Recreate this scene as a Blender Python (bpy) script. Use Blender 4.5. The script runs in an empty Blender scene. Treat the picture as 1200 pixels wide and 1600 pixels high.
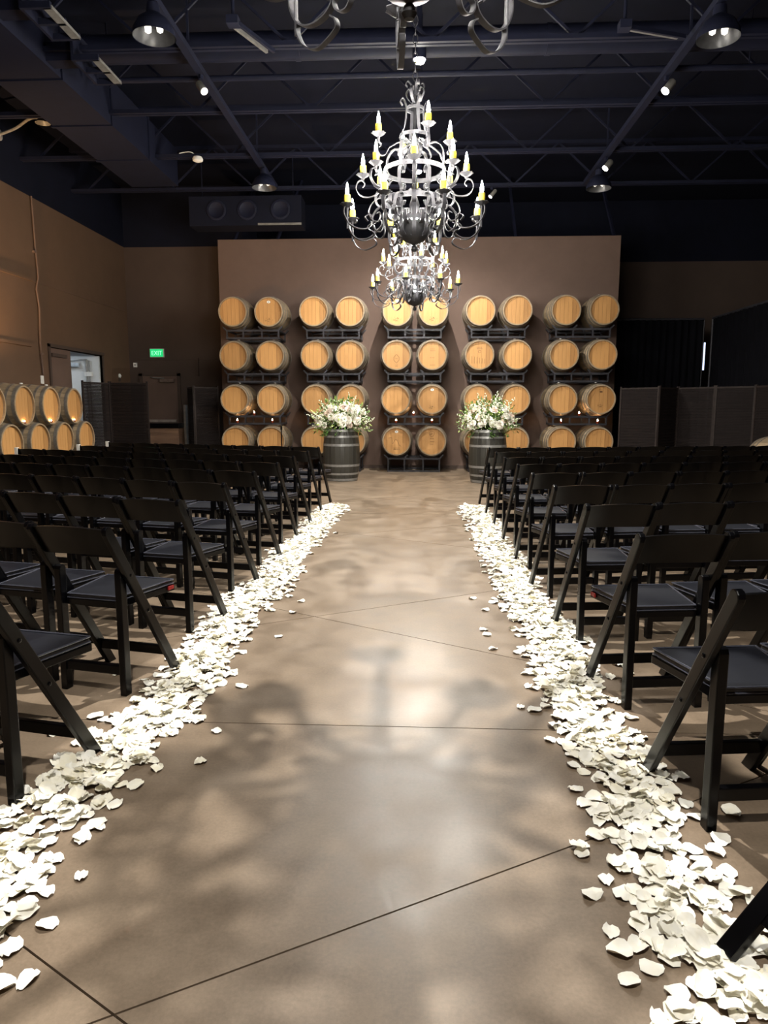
import bpy, bmesh, math, random
from mathutils import Vector, Matrix
PI = math.pi
C = bpy.context.scene.collection
R = random.Random(7)

# ---------------------------------------------------------------- camera, world, exposure
sc = bpy.context.scene
cam = bpy.data.objects.new('camera', bpy.data.cameras.new('camera'))
C.objects.link(cam)
cam.data.sensor_fit = 'HORIZONTAL'
cam.data.sensor_width = 36.0
cam.data.lens = 36.0 * 1110 / 1200
cam.data.clip_start = 0.05
M = ((0.99880, -0.00784, 0.04835), (0.04897, 0.14424, -0.98833), (0.00078, 0.98951, 0.14445))
cam.matrix_world = Matrix.Translation((0, 0, 1.28)) @ Matrix(M).to_4x4()
sc.camera = cam
w = bpy.data.worlds.new('world'); sc.world = w; w.use_nodes = True
w.node_tree.nodes['Background'].inputs[0].default_value = (0.05, 0.06, 0.1, 1)
w.node_tree.nodes['Background'].inputs[1].default_value = 0.05
sc.view_settings.view_transform = 'Standard'
sc.view_settings.look = 'None'
sc.view_settings.gamma = 1.0
sc.view_settings.use_curve_mapping = False
sc.view_settings.exposure = 1.22
BULB = 400.0            # radiance of a chandelier bulb
DOWN = 480.0            # watts of each ceiling downlight over the aisle
sc.cycles.use_denoising = True
sc.cycles.max_bounces = 6
sc.cycles.diffuse_bounces = 4
sc.cycles.glossy_bounces = 3
sc.cycles.sample_clamp_indirect = 4.0
sc.cycles.caustics_reflective = False
sc.cycles.caustics_refractive = False

# ---------------------------------------------------------------- helpers
def mesh_obj(name, verts, faces, m=None, parent=None, smooth=False):
    me = bpy.data.meshes.new(name)
    me.from_pydata([tuple(v) for v in verts], [], [tuple(f) for f in faces])
    if m: me.materials.append(m)
    if smooth:
        me.polygons.foreach_set('use_smooth', [True] * len(me.polygons))
    me.update()
    o = bpy.data.objects.new(name, me); C.objects.link(o)
    if parent: o.parent = parent
    return o

def tag(o, label=None, cat=None, group=None, kind=None):
    if label: o['label'] = label
    if cat: o['category'] = cat
    if group: o['group'] = group
    if kind: o['kind'] = kind
    return o

def empty(name, loc=(0, 0, 0), rz=0.0):
    o = bpy.data.objects.new(name, None); C.objects.link(o)
    o.location = loc; o.rotation_euler = (0, 0, rz); o.empty_display_size = .1
    return o

def copy_tree(o, parent=None):
    c = o.copy(); C.objects.link(c)
    if parent: c.parent = parent
    for ch in o.children:
        copy_tree(ch, c)
    return c

class MB:
    """collects solids into one mesh"""
    def __init__(s): s.v = []; s.f = []
    def add(s, vs, fs):
        n = len(s.v); s.v += [Vector(v) for v in vs]; s.f += [tuple(i + n for i in f) for f in fs]
        return s
    def box(s, x0, x1, y0, y1, z0, z1):
        vs = [(x0,y0,z0),(x1,y0,z0),(x1,y1,z0),(x0,y1,z0),(x0,y0,z1),(x1,y0,z1),(x1,y1,z1),(x0,y1,z1)]
        return s.add(vs, [(0,3,2,1),(4,5,6,7),(0,1,5,4),(1,2,6,5),(2,3,7,6),(3,0,4,7)])
    def bar(s, a, b, wx, wy, up=(0, 0, 1)):
        """rectangular bar from a to b"""
        a = Vector(a); b = Vector(b); d = (b - a).normalized(); u = Vector(up)
        if abs(d.dot(u)) > .99: u = Vector((0, 1, 0))
        x = d.cross(u).normalized(); y = x.cross(d).normalized()
        vs = []
        for p in (a, b):
            for sx, sy in ((-1,-1),(1,-1),(1,1),(-1,1)):
                vs.append(p + x * sx * wx / 2 + y * sy * wy / 2)
        return s.add(vs, [(3,2,1,0),(4,5,6,7),(0,1,5,4),(1,2,6,5),(2,3,7,6),(3,0,4,7)])
    def tube(s, pts, r, n=8, cap=True):
        pts = [Vector(p) for p in pts]
        rs = r if isinstance(r, (list, tuple)) else [r] * len(pts)
        ref = Vector((0, 0, 1)); vs = []
        for i, p in enumerate(pts):
            d = (pts[min(i + 1, len(pts) - 1)] - pts[max(i - 1, 0)]).normalized()
            u = ref if abs(d.dot(ref)) < .95 else Vector((1, 0, 0))
            x = d.cross(u).normalized(); y = x.cross(d)
            for k in range(n):
                a = 2 * PI * k / n
                vs.append(p + (x * math.cos(a) + y * math.sin(a)) * rs[i])
        fs = []
        for i in range(len(pts) - 1):
            for k in range(n):
                fs.append((i*n+k, i*n+(k+1) % n, (i+1)*n+(k+1) % n, (i+1)*n+k))
        if cap:
            fs.append(tuple(range(n - 1, -1, -1))); fs.append(tuple((len(pts)-1)*n + k for k in range(n)))
        return s.add(vs, fs)
    def lathe(s, prof, n=24, wave=None, cx=0, cy=0, close=False, cap=True):
        """prof: list of (r, z)"""
        vs = []
        for (r, z) in prof:
            for k in range(n):
                a = 2 * PI * k / n
                rr = r * (1 + (wave(a, r) if wave else 0))
                vs.append((cx + rr * math.cos(a), cy + rr * math.sin(a), z))
        fs = []; m = len(prof)
        for i in range(m if close else m - 1):
            j = (i + 1) % m
            for k in range(n):
                fs.append((i*n+k, i*n+(k+1) % n, j*n+(k+1) % n, j*n+k))
        if not close and cap:
            if prof[0][0] > 1e-5: fs.append(tuple(range(n - 1, -1, -1)))
            if prof[-1][0] > 1e-5: fs.append(tuple((m-1)*n + k for k in range(n)))
        return s.add(vs, fs)
    def strip(s, pts, width, th, ang, samples=6):
        """flat iron bar bent along pts=(r,z) in the radial plane at angle ang"""
        pp = catmull(pts, samples); n = len(pp)
        ca, sa = math.cos(ang), math.sin(ang); vs = []
        for i, (r, z) in enumerate(pp):
            r0, z0 = pp[max(i-1, 0)]; r1, z1 = pp[min(i+1, n-1)]
            d = math.hypot(r1-r0, z1-z0) or 1e-6
            nr, nz = -(z1-z0)/d, (r1-r0)/d
            for a, b in ((-1,-1),(1,-1),(1,1),(-1,1)):
                rr = r + nr*b*th/2; zz = z + nz*b*th/2; t = a*width/2
                vs.append((rr*ca - t*sa, rr*sa + t*ca, zz))
        fs = [(3,2,1,0), tuple((n-1)*4+k for k in range(4))]
        for i in range(n-1):
            for k in range(4):
                fs.append((i*4+k, i*4+(k+1) % 4, (i+1)*4+(k+1) % 4, (i+1)*4+k))
        return s.add(vs, fs)
    def tf(s, mat):
        s.v = [mat @ v for v in s.v]; return s
    def build(s, name, m=None, parent=None, smooth=False, bevel=0, kind=None, label=None):
        o = mesh_obj(name, s.v, s.f, m, parent, smooth)
        if bevel:
            bm = bmesh.new(); bm.from_mesh(o.data)
            bmesh.ops.bevel(bm, geom=[e for e in bm.edges if len(e.link_faces) == 2 and e.calc_face_angle(0) > .6], offset=bevel, segments=2, affect='EDGES', profile=.6, clamp_overlap=True)
            bm.to_mesh(o.data); bm.free()
        if smooth:
            o.data.set_sharp_from_angle(angle=math.radians(38))
        if kind: o['kind'] = kind
        if label: o['label'] = label
        return o

def catmull(p, s):
    out = []
    for i in range(len(p) - 1):
        p0 = p[max(i-1, 0)]; p1 = p[i]; p2 = p[i+1]; p3 = p[min(i+2, len(p)-1)]
        for k in range(s):
            t = k / s
            out.append(tuple(.5*((2*b)+(-a+c)*t+(2*a-5*b+4*c-d)*t*t+(-a+3*b-3*c+d)*t**3) for a, b, c, d in zip(p0, p1, p2, p3)))
    out.append(p[-1]); return out

# ---------------------------------------------------------------- materials
def srgb(r, g, b):
    f = lambda c: (c/255/12.92) if c/255 <= .04045 else ((c/255+.055)/1.055)**2.4
    return (f(r), f(g), f(b), 1)

class Mat:
    def __init__(s, name):
        s.m = bpy.data.materials.new(name); s.m.use_nodes = True
        s.nt = s.m.node_tree; s.b = s.nt.nodes['Principled BSDF']
    def n(s, t, **kw):
        nd = s.nt.nodes.new(t)
        for k, v in kw.items():
            if k[0] == '_': nd.inputs[int(k[1:])].default_value = v
            else: setattr(nd, k, v)
        return nd
    def l(s, a, b): s.nt.links.new(a, b)
    def mix(s, fac, a, b, mode='MIX'):
        nd = s.n('ShaderNodeMix', data_type='RGBA', blend_type=mode)
        for sock, v in ((nd.inputs[0], fac), (nd.inputs[6], a), (nd.inputs[7], b)):
            if isinstance(v, bpy.types.NodeSocket): s.l(v, sock)
            else: sock.default_value = v
        return nd.outputs[2]
    def noise(s, vec, scale, detail=4, rough=.6):
        nd = s.n('ShaderNodeTexNoise'); nd.inputs['Scale'].default_value = scale
        nd.inputs['Detail'].default_value = detail; nd.inputs['Roughness'].default_value = rough
        if vec: s.l(vec, nd.inputs['Vector'])
        return nd.outputs['Fac']
    def ramp(s, fac, *st):
        nd = s.n('ShaderNodeValToRGB'); e = nd.color_ramp.elements
        while len(e) < len(st): e.new(.5)
        for i, (p, c) in enumerate(st):
            e[i].position = p; e[i].color = c if len(c) == 4 else (*c, 1)
        s.l(fac, nd.inputs[0]); return nd.outputs[0]
    def coord(s, scale=(1, 1, 1), which='Object'):
        tc = s.n('ShaderNodeTexCoord'); mp = s.n('ShaderNodeMapping')
        mp.inputs['Scale'].default_value = scale
        s.l(tc.outputs[which], mp.inputs[0]); return mp.outputs[0]
    def bump(s, h, strength=.3, dist=.01):
        nd = s.n('ShaderNodeBump'); nd.inputs['Strength'].default_value = strength; nd.inputs['Distance'].default_value = dist
        s.l(h, nd.inputs['Height']); s.l(nd.outputs[0], s.b.inputs['Normal'])
    def set(s, **kw):
        for k, v in kw.items(): s.b.inputs[k.replace('_', ' ')].default_value = v
        return s

def simple(name, col, rough=.5, metal=0., var=.25, scale=12., bump=0., spec=.5):
    """one colour with a fine mottling of its own"""
    q = Mat(name); q.set(Roughness=rough, Metallic=metal); q.b.inputs['Specular IOR Level'].default_value = spec
    f = q.noise(q.coord(), scale)
    a = tuple(c*(1-var) for c in col[:3]) + (1,); b = tuple(min(1, c*(1+var)) for c in col[:3]) + (1,)
    q.l(q.ramp(f, (.3, a), (.7, b)), q.b.inputs['Base Color'])
    if bump: q.bump(f, bump, .004)
    return q.m

def emit(name, col, strength, base=(1, 1, 1, 1)):
    q = Mat(name); q.set(Roughness=.4, Base_Color=base, Emission_Color=col, Emission_Strength=strength)
    return q.m

# stained concrete
q = Mat('stained_concrete')
oc = q.coord(which='Object')
n1 = q.noise(oc, .9, 6, .62); n2 = q.noise(oc, 5, 5, .6); n3 = q.noise(oc, 90, 3, .7)
base = q.ramp(n1, (.30, srgb(94, 80, 66)), (.5, srgb(122, 104, 86)), (.7, srgb(150, 131, 111)))
base = q.mix(.55, base, q.ramp(n2, (.3, srgb(92, 79, 66)), (.68, srgb(148, 130, 110))))
rust = q.ramp(q.noise(q.coord((1, 1, 1)), 2.3, 6, .7), (.66, (0, 0, 0)), (.76, (1, 1, 1)))
base = q.mix(.5, base, q.mix(rust, base, srgb(134, 86, 58)))
base = q.mix(.25, base, q.ramp(n3, (.3, srgb(94, 82, 69)), (.7, srgb(148, 131, 112))))
q.l(base, q.b.inputs['Base Color'])
q.l(q.ramp(n2, (.3, (.34,)*3), (.7, (.46,)*3)), q.b.inputs['Roughness'])
q.bump(n3, .03, .002)
CONCRETE = q.m
GROOVE = simple('saw_cut_dirt', srgb(34, 27, 22), .9)
BROWN = simple('brown_wall_paint', srgb(102, 82, 72), .75, var=.06, scale=3, bump=.05)
BROWN_WARM = simple('warm_brown_wall_paint', srgb(94, 71, 53), .75, var=.06, scale=3, bump=.05)
BROWN_DARK = simple('dark_brown_wall_paint', srgb(72, 58, 50), .75, var=.06, scale=3)
NAVY = simple('black_ceiling_paint', srgb(12, 15, 30), .8, var=.15, scale=4, spec=.2)
NAVY_STEEL = simple('black_painted_steel', srgb(19, 22, 40), .65, var=.15, scale=6, spec=.25)
BLACKSTEEL = simple('dark_rack_steel', srgb(52, 52, 58), .5, .3, .2)
RESIN = simple('black_resin', srgb(3, 3, 5), .28, 0, .2, 25, spec=.28)
VINYL = simple('black_vinyl', srgb(16, 18, 26), .42, 0, .2, 18, .1)
PIPING = simple('highlit_seat_piping', srgb(66, 68, 78), .22, 0, .1)  # piping coloured paler than the vinyl to paint in its highlights
RED = simple('red_sticker', srgb(150, 30, 30), .5)
IRON = simple('wrought_iron', srgb(58, 58, 63), .52, .25, .25, 30)
IRON_DARK = simple('dark_wrought_iron', srgb(38, 38, 41), .5, .25, .25, 30)
WAX = simple('yellow_candle_sleeve', srgb(214, 196, 70), .55, 0, .18, 40)
WARMW = (1.0, .95, .86, 1)
FLAME = emit('bulb_glass_lit', WARMW, BULB)
CANDLE_FLAME = emit('candle_flame', (1, .62, .3, 1), 120)
GALV = simple('galvanised_hoop', srgb(128, 122, 114), .42, .55, .2, 20)
SILVER = simple('silver_painted_hoop', srgb(150, 150, 148), .4, .5, .2, 20)
WHITE = simple('white_plastic', srgb(225, 224, 220), .5, 0, .04)
CARD = simple('white_paper', srgb(235, 234, 228), .8, 0, .03)
INK = simple('burnt_stamp', srgb(70, 46, 26), .8)
CURTAIN = simple('black_drape', srgb(11, 11, 16), .95, 0, .2, 3, spec=.1)
SCREEN = None

def wood(name, c0, c1, axis='Z', rough=.6, tone=True, contrast=.5):
    q = Mat(name)
    sc_ = {'Z': (26, 26, 1.2), 'Y': (26, 1.2, 26), 'X': (1.2, 26, 26)}[axis]
    g = q.noise(q.coord(sc_), 1.0, 5, .65)
    col = q.ramp(g, (.28, c0), (.72, c1))
    oi = q.n('ShaderNodeObjectInfo'); geo = q.n('ShaderNodeNewGeometry')
    if tone:
        at = q.n('ShaderNodeAttribute', attribute_name='tone')
        col = q.mix(contrast, col, q.ramp(at.outputs['Fac'], (0, tuple(x*.72 for x in c0[:3])), (1, c1)))
    hv = q.n('ShaderNodeHueSaturation'); q.l(col, hv.inputs['Color'])
    mr = q.n('ShaderNodeMapRange'); q.l(oi.outputs['Random'], mr.inputs[0]); mr.inputs[3].default_value = .82; mr.inputs[4].default_value = 1.1
    q.l(mr.outputs[0], hv.inputs['Value'])
    q.l(hv.outputs[0], q.b.inputs['Base Color']); q.set(Roughness=rough); q.bump(g, .15, .003)
    return q.m
OAK_HEAD = wood('oak_barrel_head', srgb(164, 116, 64), srgb(204, 154, 94), 'Z', .55)
OAK_STAVE = wood('weathered_oak_staves', srgb(112, 98, 78), srgb(168, 146, 116), 'Y', .6)
BLACK_STAVE = wood('black_stained_staves', srgb(40, 39, 36), srgb(66, 64, 58), 'Z', .45)
DARKWOOD = wood('brown_veneer', srgb(96, 72, 56), srgb(128, 98, 76), 'X', .5, tone=False)

q = Mat('woven_screen')
wv = q.n('ShaderNodeTexWave', bands_direction='Z'); wv.inputs['Scale'].default_value = 11; wv.inputs['Distortion'].default_value = 1.5
q.l(q.coord(), wv.inputs[0])
q.l(q.mix(.5, q.ramp(wv.outputs['Fac'], (.2, srgb(18, 15, 15)), (.8, srgb(38, 31, 30))), q.ramp(q.noise(q.coord((3, 3, 20)), 1), (.3, srgb(18, 14, 14)), (.7, srgb(36, 30, 29)))), q.b.inputs['Base Color'])
q.set(Roughness=.8); q.b.inputs['Specular IOR Level'].default_value = .15; SCREEN = q.m
SCREEN_POST = simple('dark_screen_frame', srgb(42, 35, 33), .6, spec=.2)
q = Mat('rose_petal')
tr = q.n('ShaderNodeObjectInfo')
g2 = q.n('ShaderNodeNewGeometry')
f = q.noise(q.coord((30, 30, 30)), 1.0, 2)
q.l(q.mix(.5, q.ramp(f, (.3, srgb(244, 238, 216)), (.7, srgb(250, 248, 240))), q.ramp(g2.outputs['Random Per Island'], (0, srgb(242, 234, 205)), (.6, srgb(250, 248, 240)), (1, srgb(252, 251, 246)))), q.b.inputs['Base Color'])
q.set(Roughness=.6, Subsurface_Weight=.0); PETAL = q.m

# ---------------------------------------------------------------- setting
LW, RW, FB = -6.6, 8.4, -2.6        # left wall, right wall, wall behind
YB, YR = 16.2, 17.8                 # back walls
ZP, ZC = 4.82, 6.1                  # paint line, roof deck
def struct(name, mb, m, parent=None, **kw):
    o = mb.build(name, m, parent, **kw)
    if parent is None: o['kind'] = 'structure'
    return o

floor = struct('floor', MB().box(LW - 3, RW, FB, YR + .2, -.12, -.012), GROOVE)
# slabs between saw cuts
def clip(poly, a, b, c):
    """keep a*x+b*y<=c"""
    out = []
    for i in range(len(poly)):
        p, q_ = poly[i], poly[(i+1) % len(poly)]
        dp, dq = a*p[0]+b*p[1]-c, a*q_[0]+b*q_[1]-c
        if dp <= 0: out.append(p)
        if dp*dq < 0:
            t = dp/(dp-dq); out.append((p[0]+t*(q_[0]-p[0]), p[1]+t*(q_[1]-p[1])))
    return out
polys = [[(LW-3, FB), (RW, FB), (RW, YR+.2), (LW-3, YR+.2)]]
cuts = []
for k in range(-4, 9):
    cuts.append((-.587, 1.69+2.93*k)); cuts.append((.60, .93+2.93*k))
G = .0028
def split(polys, a, b, c):
    L = math.hypot(a, b); a, b, c = a/L, b/L, c/L; out = []
    for p in polys:
        for s_ in (1, -1):
            r_ = clip(p, a*s_, b*s_, c*s_ - G)
            if len(r_) > 2: out.append(r_)
    return out
for sl, c in cuts: polys = split(polys, sl, 1, c)
for c in (2.73, 8.6): polys = split(polys, 0.0, 1, c)
for p in polys:
    area = .5*abs(sum(p[i][0]*p[(i+1) % len(p)][1]-p[(i+1) % len(p)][0]*p[i][1] for i in range(len(p))))
    if area < .02: continue
    n = len(p)
    sgn = sum(p[i][0]*p[(i+1) % n][1]-p[(i+1) % n][0]*p[i][1] for i in range(n))
    if sgn < 0: p = p[::-1]
    vs = [(x, y, 0) for x, y in p] + [(x, y, -.012) for x, y in p]
    fs = [tuple(range(n))] + [(i, n+i, n+(i+1) % n, (i+1) % n) for i in range(n)]
    mesh_obj('concrete_slab', vs, fs, CONCRETE, floor)

# left wall with the double-door opening
DY0, DY1, DZ = 12.65, 14.78, 2.36
wl = struct('wall_left', MB().box(LW-.15, LW, FB, DY0, 0, ZP).box(LW-.15, LW, DY1, YB, 0, ZP).box(LW-.15, LW, DY0, DY1, DZ, ZP), BROWN_WARM)
struct('wall_left_upper', MB().box(LW-.15, LW, FB, YB, ZP, ZC), NAVY)
struct('trim_left_ledge', MB().box(LW, LW+.035, FB, 12.2, 3.41, 3.45).box(LW, LW+.012, 12.2, YB, 3.41, 3.43), BROWN_WARM)
struct('trim_left_lower', MB().box(LW, LW+.03, FB, 12.05, 2.31, 2.36), BROWN_WARM)
struct('wall_back_left', MB().box(LW-.15, -3.6, YB, YB+.15, 0, ZP), BROWN_DARK)
struct('wall_back_left_upper', MB().box(LW-.15, -3.6, YB, YB+.15, ZP, ZC), NAVY)
struct('wall_back_return', MB().box(-3.75, -3.6, YB+.15, YR, 0, ZC), NAVY)
struct('wall_back_right', MB().box(-3.75, RW, YR, YR+.15, 0, 4.72), BROWN_DARK)
struct('wall_back_right_upper', MB().box(-3.75, RW, YR, YR+.15, 4.72, ZC), NAVY)
struct('wall_right', MB().box(RW, RW+.15, FB, YR, 0, 4.72), BROWN_DARK)
struct('wall_right_upper', MB().box(RW, RW+.15, FB, YR, 4.72, ZC), NAVY)
struct('wall_behind', MB().box(LW-.15, RW+.15, FB-.15, FB, 0, ZC), BROWN_DARK)
struct('ceiling', MB().box(LW-.15, RW+.15, FB-.15, YR+.15, ZC, ZC+.1), NAVY)
# the barrel wall: a free-standing partition
wb = struct('wall_barrel', MB().box(-4.22, 4.06, 15.27, 15.45, 0, 4.75), BROWN)
for bx, dx in ((-3.9, .35), (-3.0, .45), (1.95, -.1), (3.95, -.2)):
    MB().bar((bx, 15.36, 4.73), (bx+dx, 15.95, ZC), .05, .05).build('brace', NAVY_STEEL, wb)
struct('baseboard_barrel', MB().box(-4.22, 4.06, 15.255, 15.27, 0, .07), BROWN_DARK)

# corridor behind the double door
WHITEWALL = simple('white_corridor_paint', srgb(212, 214, 214), .7, 0, .03)
struct('wall_corridor', MB().box(-9.2, -9.1, 11.6, 16.2, 0, 2.9).box(-9.2, LW-.15, 15.9, 16.0, 0, 2.9).box(-9.2, LW-.15, 11.5, 11.6, 0, 2.9).box(-9.2, LW-.15, 11.5, 16.0, 2.8, 2.9), WHITEWALL)
t = empty('ceiling_light', (-7.7, 13.6, 2.72))
MB().box(-.32, .32, -.62, .62, 0, .08).build('housing', WHITE, t)
MB().box(-.28, .28, -.58, .58, -.012, 0).build('diffuser', emit('corridor_lamp', (.80, .90, 1, 1), 3.2), t)
tag(t, 'flat white ceiling light in the corridor beyond the open door', 'ceiling light')
d1 = empty('door_1', (LW-.06, DY0, 0)); d1['kind'] = 'structure'
MB().box(-.05, .09, -.06, 0, 0, DZ+.05).box(-.05, .075, DY1-DY0, DY1-DY0+.06, 0, DZ+.05).box(-.05, .09, -.06, DY1-DY0+.06, DZ, DZ+.06).build('door_frame', BROWN_DARK, d1)
leaf = MB().box(0, .045, .01, .80, .01, DZ-.01).build('closed_leaf', BROWN, d1)
MB().box(.045, .075, .08, .62, 2.2, 2.26).build('door_closer', BROWN_DARK, leaf)
ol = MB().box(-.90, .04, 2.02, 2.065, .01, DZ-.02).build('open_leaf', WHITEWALL, d1)
MB().box(-.74, -.36, 1.94, 2.02, 2.12, 2.20).build('door_closer', simple('pale_aluminium', srgb(190, 198, 206), .35, .5), ol)
MB().tube([(-.6, 1.98, 2.24), (-.35, 1.96, 2.26), (-.2, 2.0, 2.27)], .012).build('closer_arm', SILVER, ol)
MB().tube([(-.22, 1.995, .9), (-.22, 1.995, 2.25)], .016).build('latch_rod', SILVER, ol)
MB().tube([(-.15, 1.995, .9), (-.15, 1.995, 2.25)], .012).build('latch_rod', SILVER, ol)
MB().box(-.26, -.11, 1.98, 2.02, 1.93, 2.02).build('rod_guide', WHITE, ol)

# exit door in the back wall
d2 = empty('door_2', (-5.9, YB, 0)); d2['kind'] = 'structure'
MB().box(-.47, -.40, -.05, 0, 0, 2.06).box(.40, .47, -.05, 0, 0, 2.06).box(-.47, .47, -.05, 0, 2.0, 2.07).build('door_frame', BROWN_DARK, d2)
leaf = MB().box(-.40, .40, -.03, 0, .01, 2.0).build('door_leaf', BROWN, d2)
MB().box(.02, .34, -.11, -.03, 1.86, 1.93).build('door_closer', simple('grey_brown_closer', srgb(120, 104, 94), .4, .3), leaf)
MB().tube([(.12, -.09, 1.95), (-.14, -.12, 1.965), (-.2, -.05, 1.985)], .012).build('closer_arm', SILVER, leaf)
MB().box(-.3, .36, -.10, -.03, .96, 1.02).build('panic_bar', simple('pale_panic_bar', srgb(170, 160, 152), .35, .4), leaf)
struct('trim_back_rail', MB().box(-6.45, -4.6, YB-.02, YB, 2.36, 2.39).box(-5.05, -5.0, YB-.04, YB, 2.0, 2.4), BROWN_DARK)

# exit sign
t = empty('exit_sign', (-5.94, YB, 2.42))
MB().box(-.16, .16, -.05, 0, 0, .19).build('housing', WHITE, t)
MB().box(-.15, .145, -.056, -.05, .012, .178).build('lit_face', emit('exit_green', (.01, .62, .16, 1), .42, (0, .4, .2, 1)), t)
fc = bpy.data.curves.new('exit_letters', 'FONT'); fc.body = 'EXIT'; fc.size = .14; fc.align_x = 'CENTER'; fc.extrude = .001
tmp = bpy.data.objects.new('tmp', fc); C.objects.link(tmp)
bpy.context.view_layer.update()
me = bpy.data.meshes.new_from_object(tmp.evaluated_get(bpy.context.evaluated_depsgraph_get()))
bpy.data.objects.remove(tmp)
lt = bpy.data.objects.new('lettering', me); C.objects.link(lt); lt.parent = t
me.materials.clear(); me.materials.append(emit('exit_letter_green', (.35, .95, .6, 1), .5, (.4, .9, .6, 1)))
lt.rotation_euler = (PI/2, 0, 0); lt.location = (0, -.058, .045); lt.scale = (.85, 1, 1)
tag(t, 'small green lit EXIT sign on the brown wall above the exit door', 'sign')

# wall fittings
def wall_box(name, x0, x1, y0, y1, z0, z1, m, label, cat):
    o = MB().box(x0, x1, y0, y1, z0, z1).build(name, m, None, bevel=.006); tag(o, label, cat); return o
t = empty('switch_plate', (LW, 12.33, 1.70)); tag(t, 'white switch plate beside the double door', 'switch')
MB().box(0, .012, -.05, .05, 0, .14).build('plate', WHITE, t, bevel=.003); MB().box(.012, .02, -.012, .012, .05, .09).build('rocker', WHITE, t)
t = empty('wall_sensor', (-6.46, YB, 2.2)); tag(t, 'small white sensor box in the wall corner near the exit door', 'sensor')
MB().box(-.04, .04, -.04, 0, 0, .1).build('case', WHITE, t, bevel=.006); MB().lathe([(.0, -.05), (.015, -.042), (.018, -.038)], 10).tf(Matrix.Translation((0, 0, .05)) @ Matrix.Rotation(PI/2, 4, 'X') @ Matrix.Scale(-1, 4, (0, 0, 1))).build('lens', RESIN, t)
t = empty('wall_conduit', (LW, 12.35, 0)); tag(t, 'thin painted conduit running up the brown wall beside the double door', 'conduit')
MB().tube([(.03, -.02, 1.86), (.03, -.05, 2.4), (.03, .0, 3.0), (.03, -.06, 3.3), (.03, .03, 3.5), (.03, 0, 4.0), (.03, -.02, ZP)], .014).build('pipe', BROWN, t, True)
for z in (2.2, 3.9): MB().box(0, .045, -.06, .02, z, z+.03).build('clip', BROWN, t)
t = empty('fire_bell', (LW, 15.6, 1.98)); tag(t, 'tiny white bell lens on the wall above the woven screen', 'bell')
MB().lathe([(.05, 0), (.05, .02), (.0, .05)], 12).tf(Matrix.Rotation(PI/2, 4, 'Y')).build('dome', WHITE, t, True); MB().box(0, .015, -.05, .05, -.12, -.04).build('strobe', BROWN_DARK, t)

# gooseneck lamp on the left wall
t = empty('gooseneck_lamp', (LW, 11.5, 5.5)); tag(t, 'pale gooseneck wall lamp reaching out high over the stacked barrels', 'wall lamp')
PALE = simple('pale_enamel', srgb(150, 146, 140), .4)
MB().lathe([(.09, 0), (.09, .03), (.05, .05)], 16).tf(Matrix.Rotation(PI/2, 4, 'Y')).build('wall_plate', PALE, t, True)
MB().tube(catmull([(.04, 0, 0), (.35, -.1, .05), (.65, -.25, .12), (.85, -.36, .10)], 5), .022).build('arm', PALE, t, True)
MB().lathe([(.03, .06), (.06, .03), (.11, -.03), (.10, -.03), (.05, .02)], 16).tf(Matrix.Translation((.95, -.42, .02))).build('shade', PALE, t, True)

# ---------------------------------------------------------------- roof steel
CH = 5.32
for Y in (13.9, 12.15, 10.4, 8.65, 6.9, 5.15, 3.4):
    t = empty('roof_joist', (0, Y, CH)); t['kind'] = 'structure'
    t.name = 'trim_roof_joist'
    MB().box(LW, RW, -.06, -.012, 0, .05).box(LW, RW, .012, .06, 0, .05).build('bottom_chord', NAVY_STEEL, t)
    MB().box(LW, RW, -.05, .05, ZC-CH-.06, ZC-CH).build('top_chord', NAVY_STEEL, t)
    x = LW+.3; up = True
    while x < RW-.8:
        a, b = (x, 0, .03), (x+.8, 0, ZC-CH-.03)
        if not up: a, b = (x, 0, ZC-CH-.03), (x+.8, 0, .03)
        MB().bar(a, b, .03, .03).build('web_bar', NAVY_STEEL, t); x += .8; up = not up
t = empty('air_duct', (0, 9.25, 5.62)); tag(t, 'long round black duct crossing below the roof joists', 'duct')
MB().tube([(-4.2, 0, 0), (RW, 0, 0)], .16, 20).build('duct_pipe', NAVY_STEEL, t, True)
for x in (-4.1, -1.5, 1.5, 4.5): MB().lathe([(.168, -.03), (.168, .03)], 20).tf(Matrix.Translation((x, 0, 0)) @ Matrix.Rotation(PI/2, 4, 'Y')).build('joint_band', NAVY_STEEL, t, True)
t = empty('sprinkler_pipe', (0, 9.6, 5.42)); tag(t, 'thin black pipe running along below the round duct', 'pipe')
MB().tube([(-4.2, 0, 0), (RW, 0, 0)], .035, 10).build('pipe', NAVY_STEEL, t, True)
for x in (-4, 0, 4): MB().tube([(x, 0, 0), (x, 0, ZC-5.42)], .008, 6).build('hanger', NAVY_STEEL, t)
for X, lab in ((-2.66, 'exit sign side'), (2.95, 'black curtain side')):
    t = empty('lighting_rail', (X, 0, 5.25)); tag(t, 'dark rail running along the hall under the joists, %s' % lab, 'rail')
    MB().box(-.045, .045, 4.0, 13.6, 0, .07).build('rail', NAVY_STEEL, t)
    for y in (5.15, 8.65, 12.15): MB().box(-.012, .012, y-.012, y+.012, .07, ZC-5.25).build('hanger', NAVY_STEEL, t)
t = empty('square_duct', (-4.75, 0, 5.2)); tag(t, 'large square black duct running down the hall near the exit sign side', 'duct')
MB().box(-.42, .42, 5.5, 13.2, 0, .62).build('duct_body', NAVY_STEEL, t)
for y in (6.2, 7.6, 9.0, 10.4, 11.8): MB().box(-.44, .44, y, y+.05, -.02, .64).build('flange', NAVY_STEEL, t)
GREY = simple('grey_grille', srgb(112, 110, 106), .5)
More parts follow.
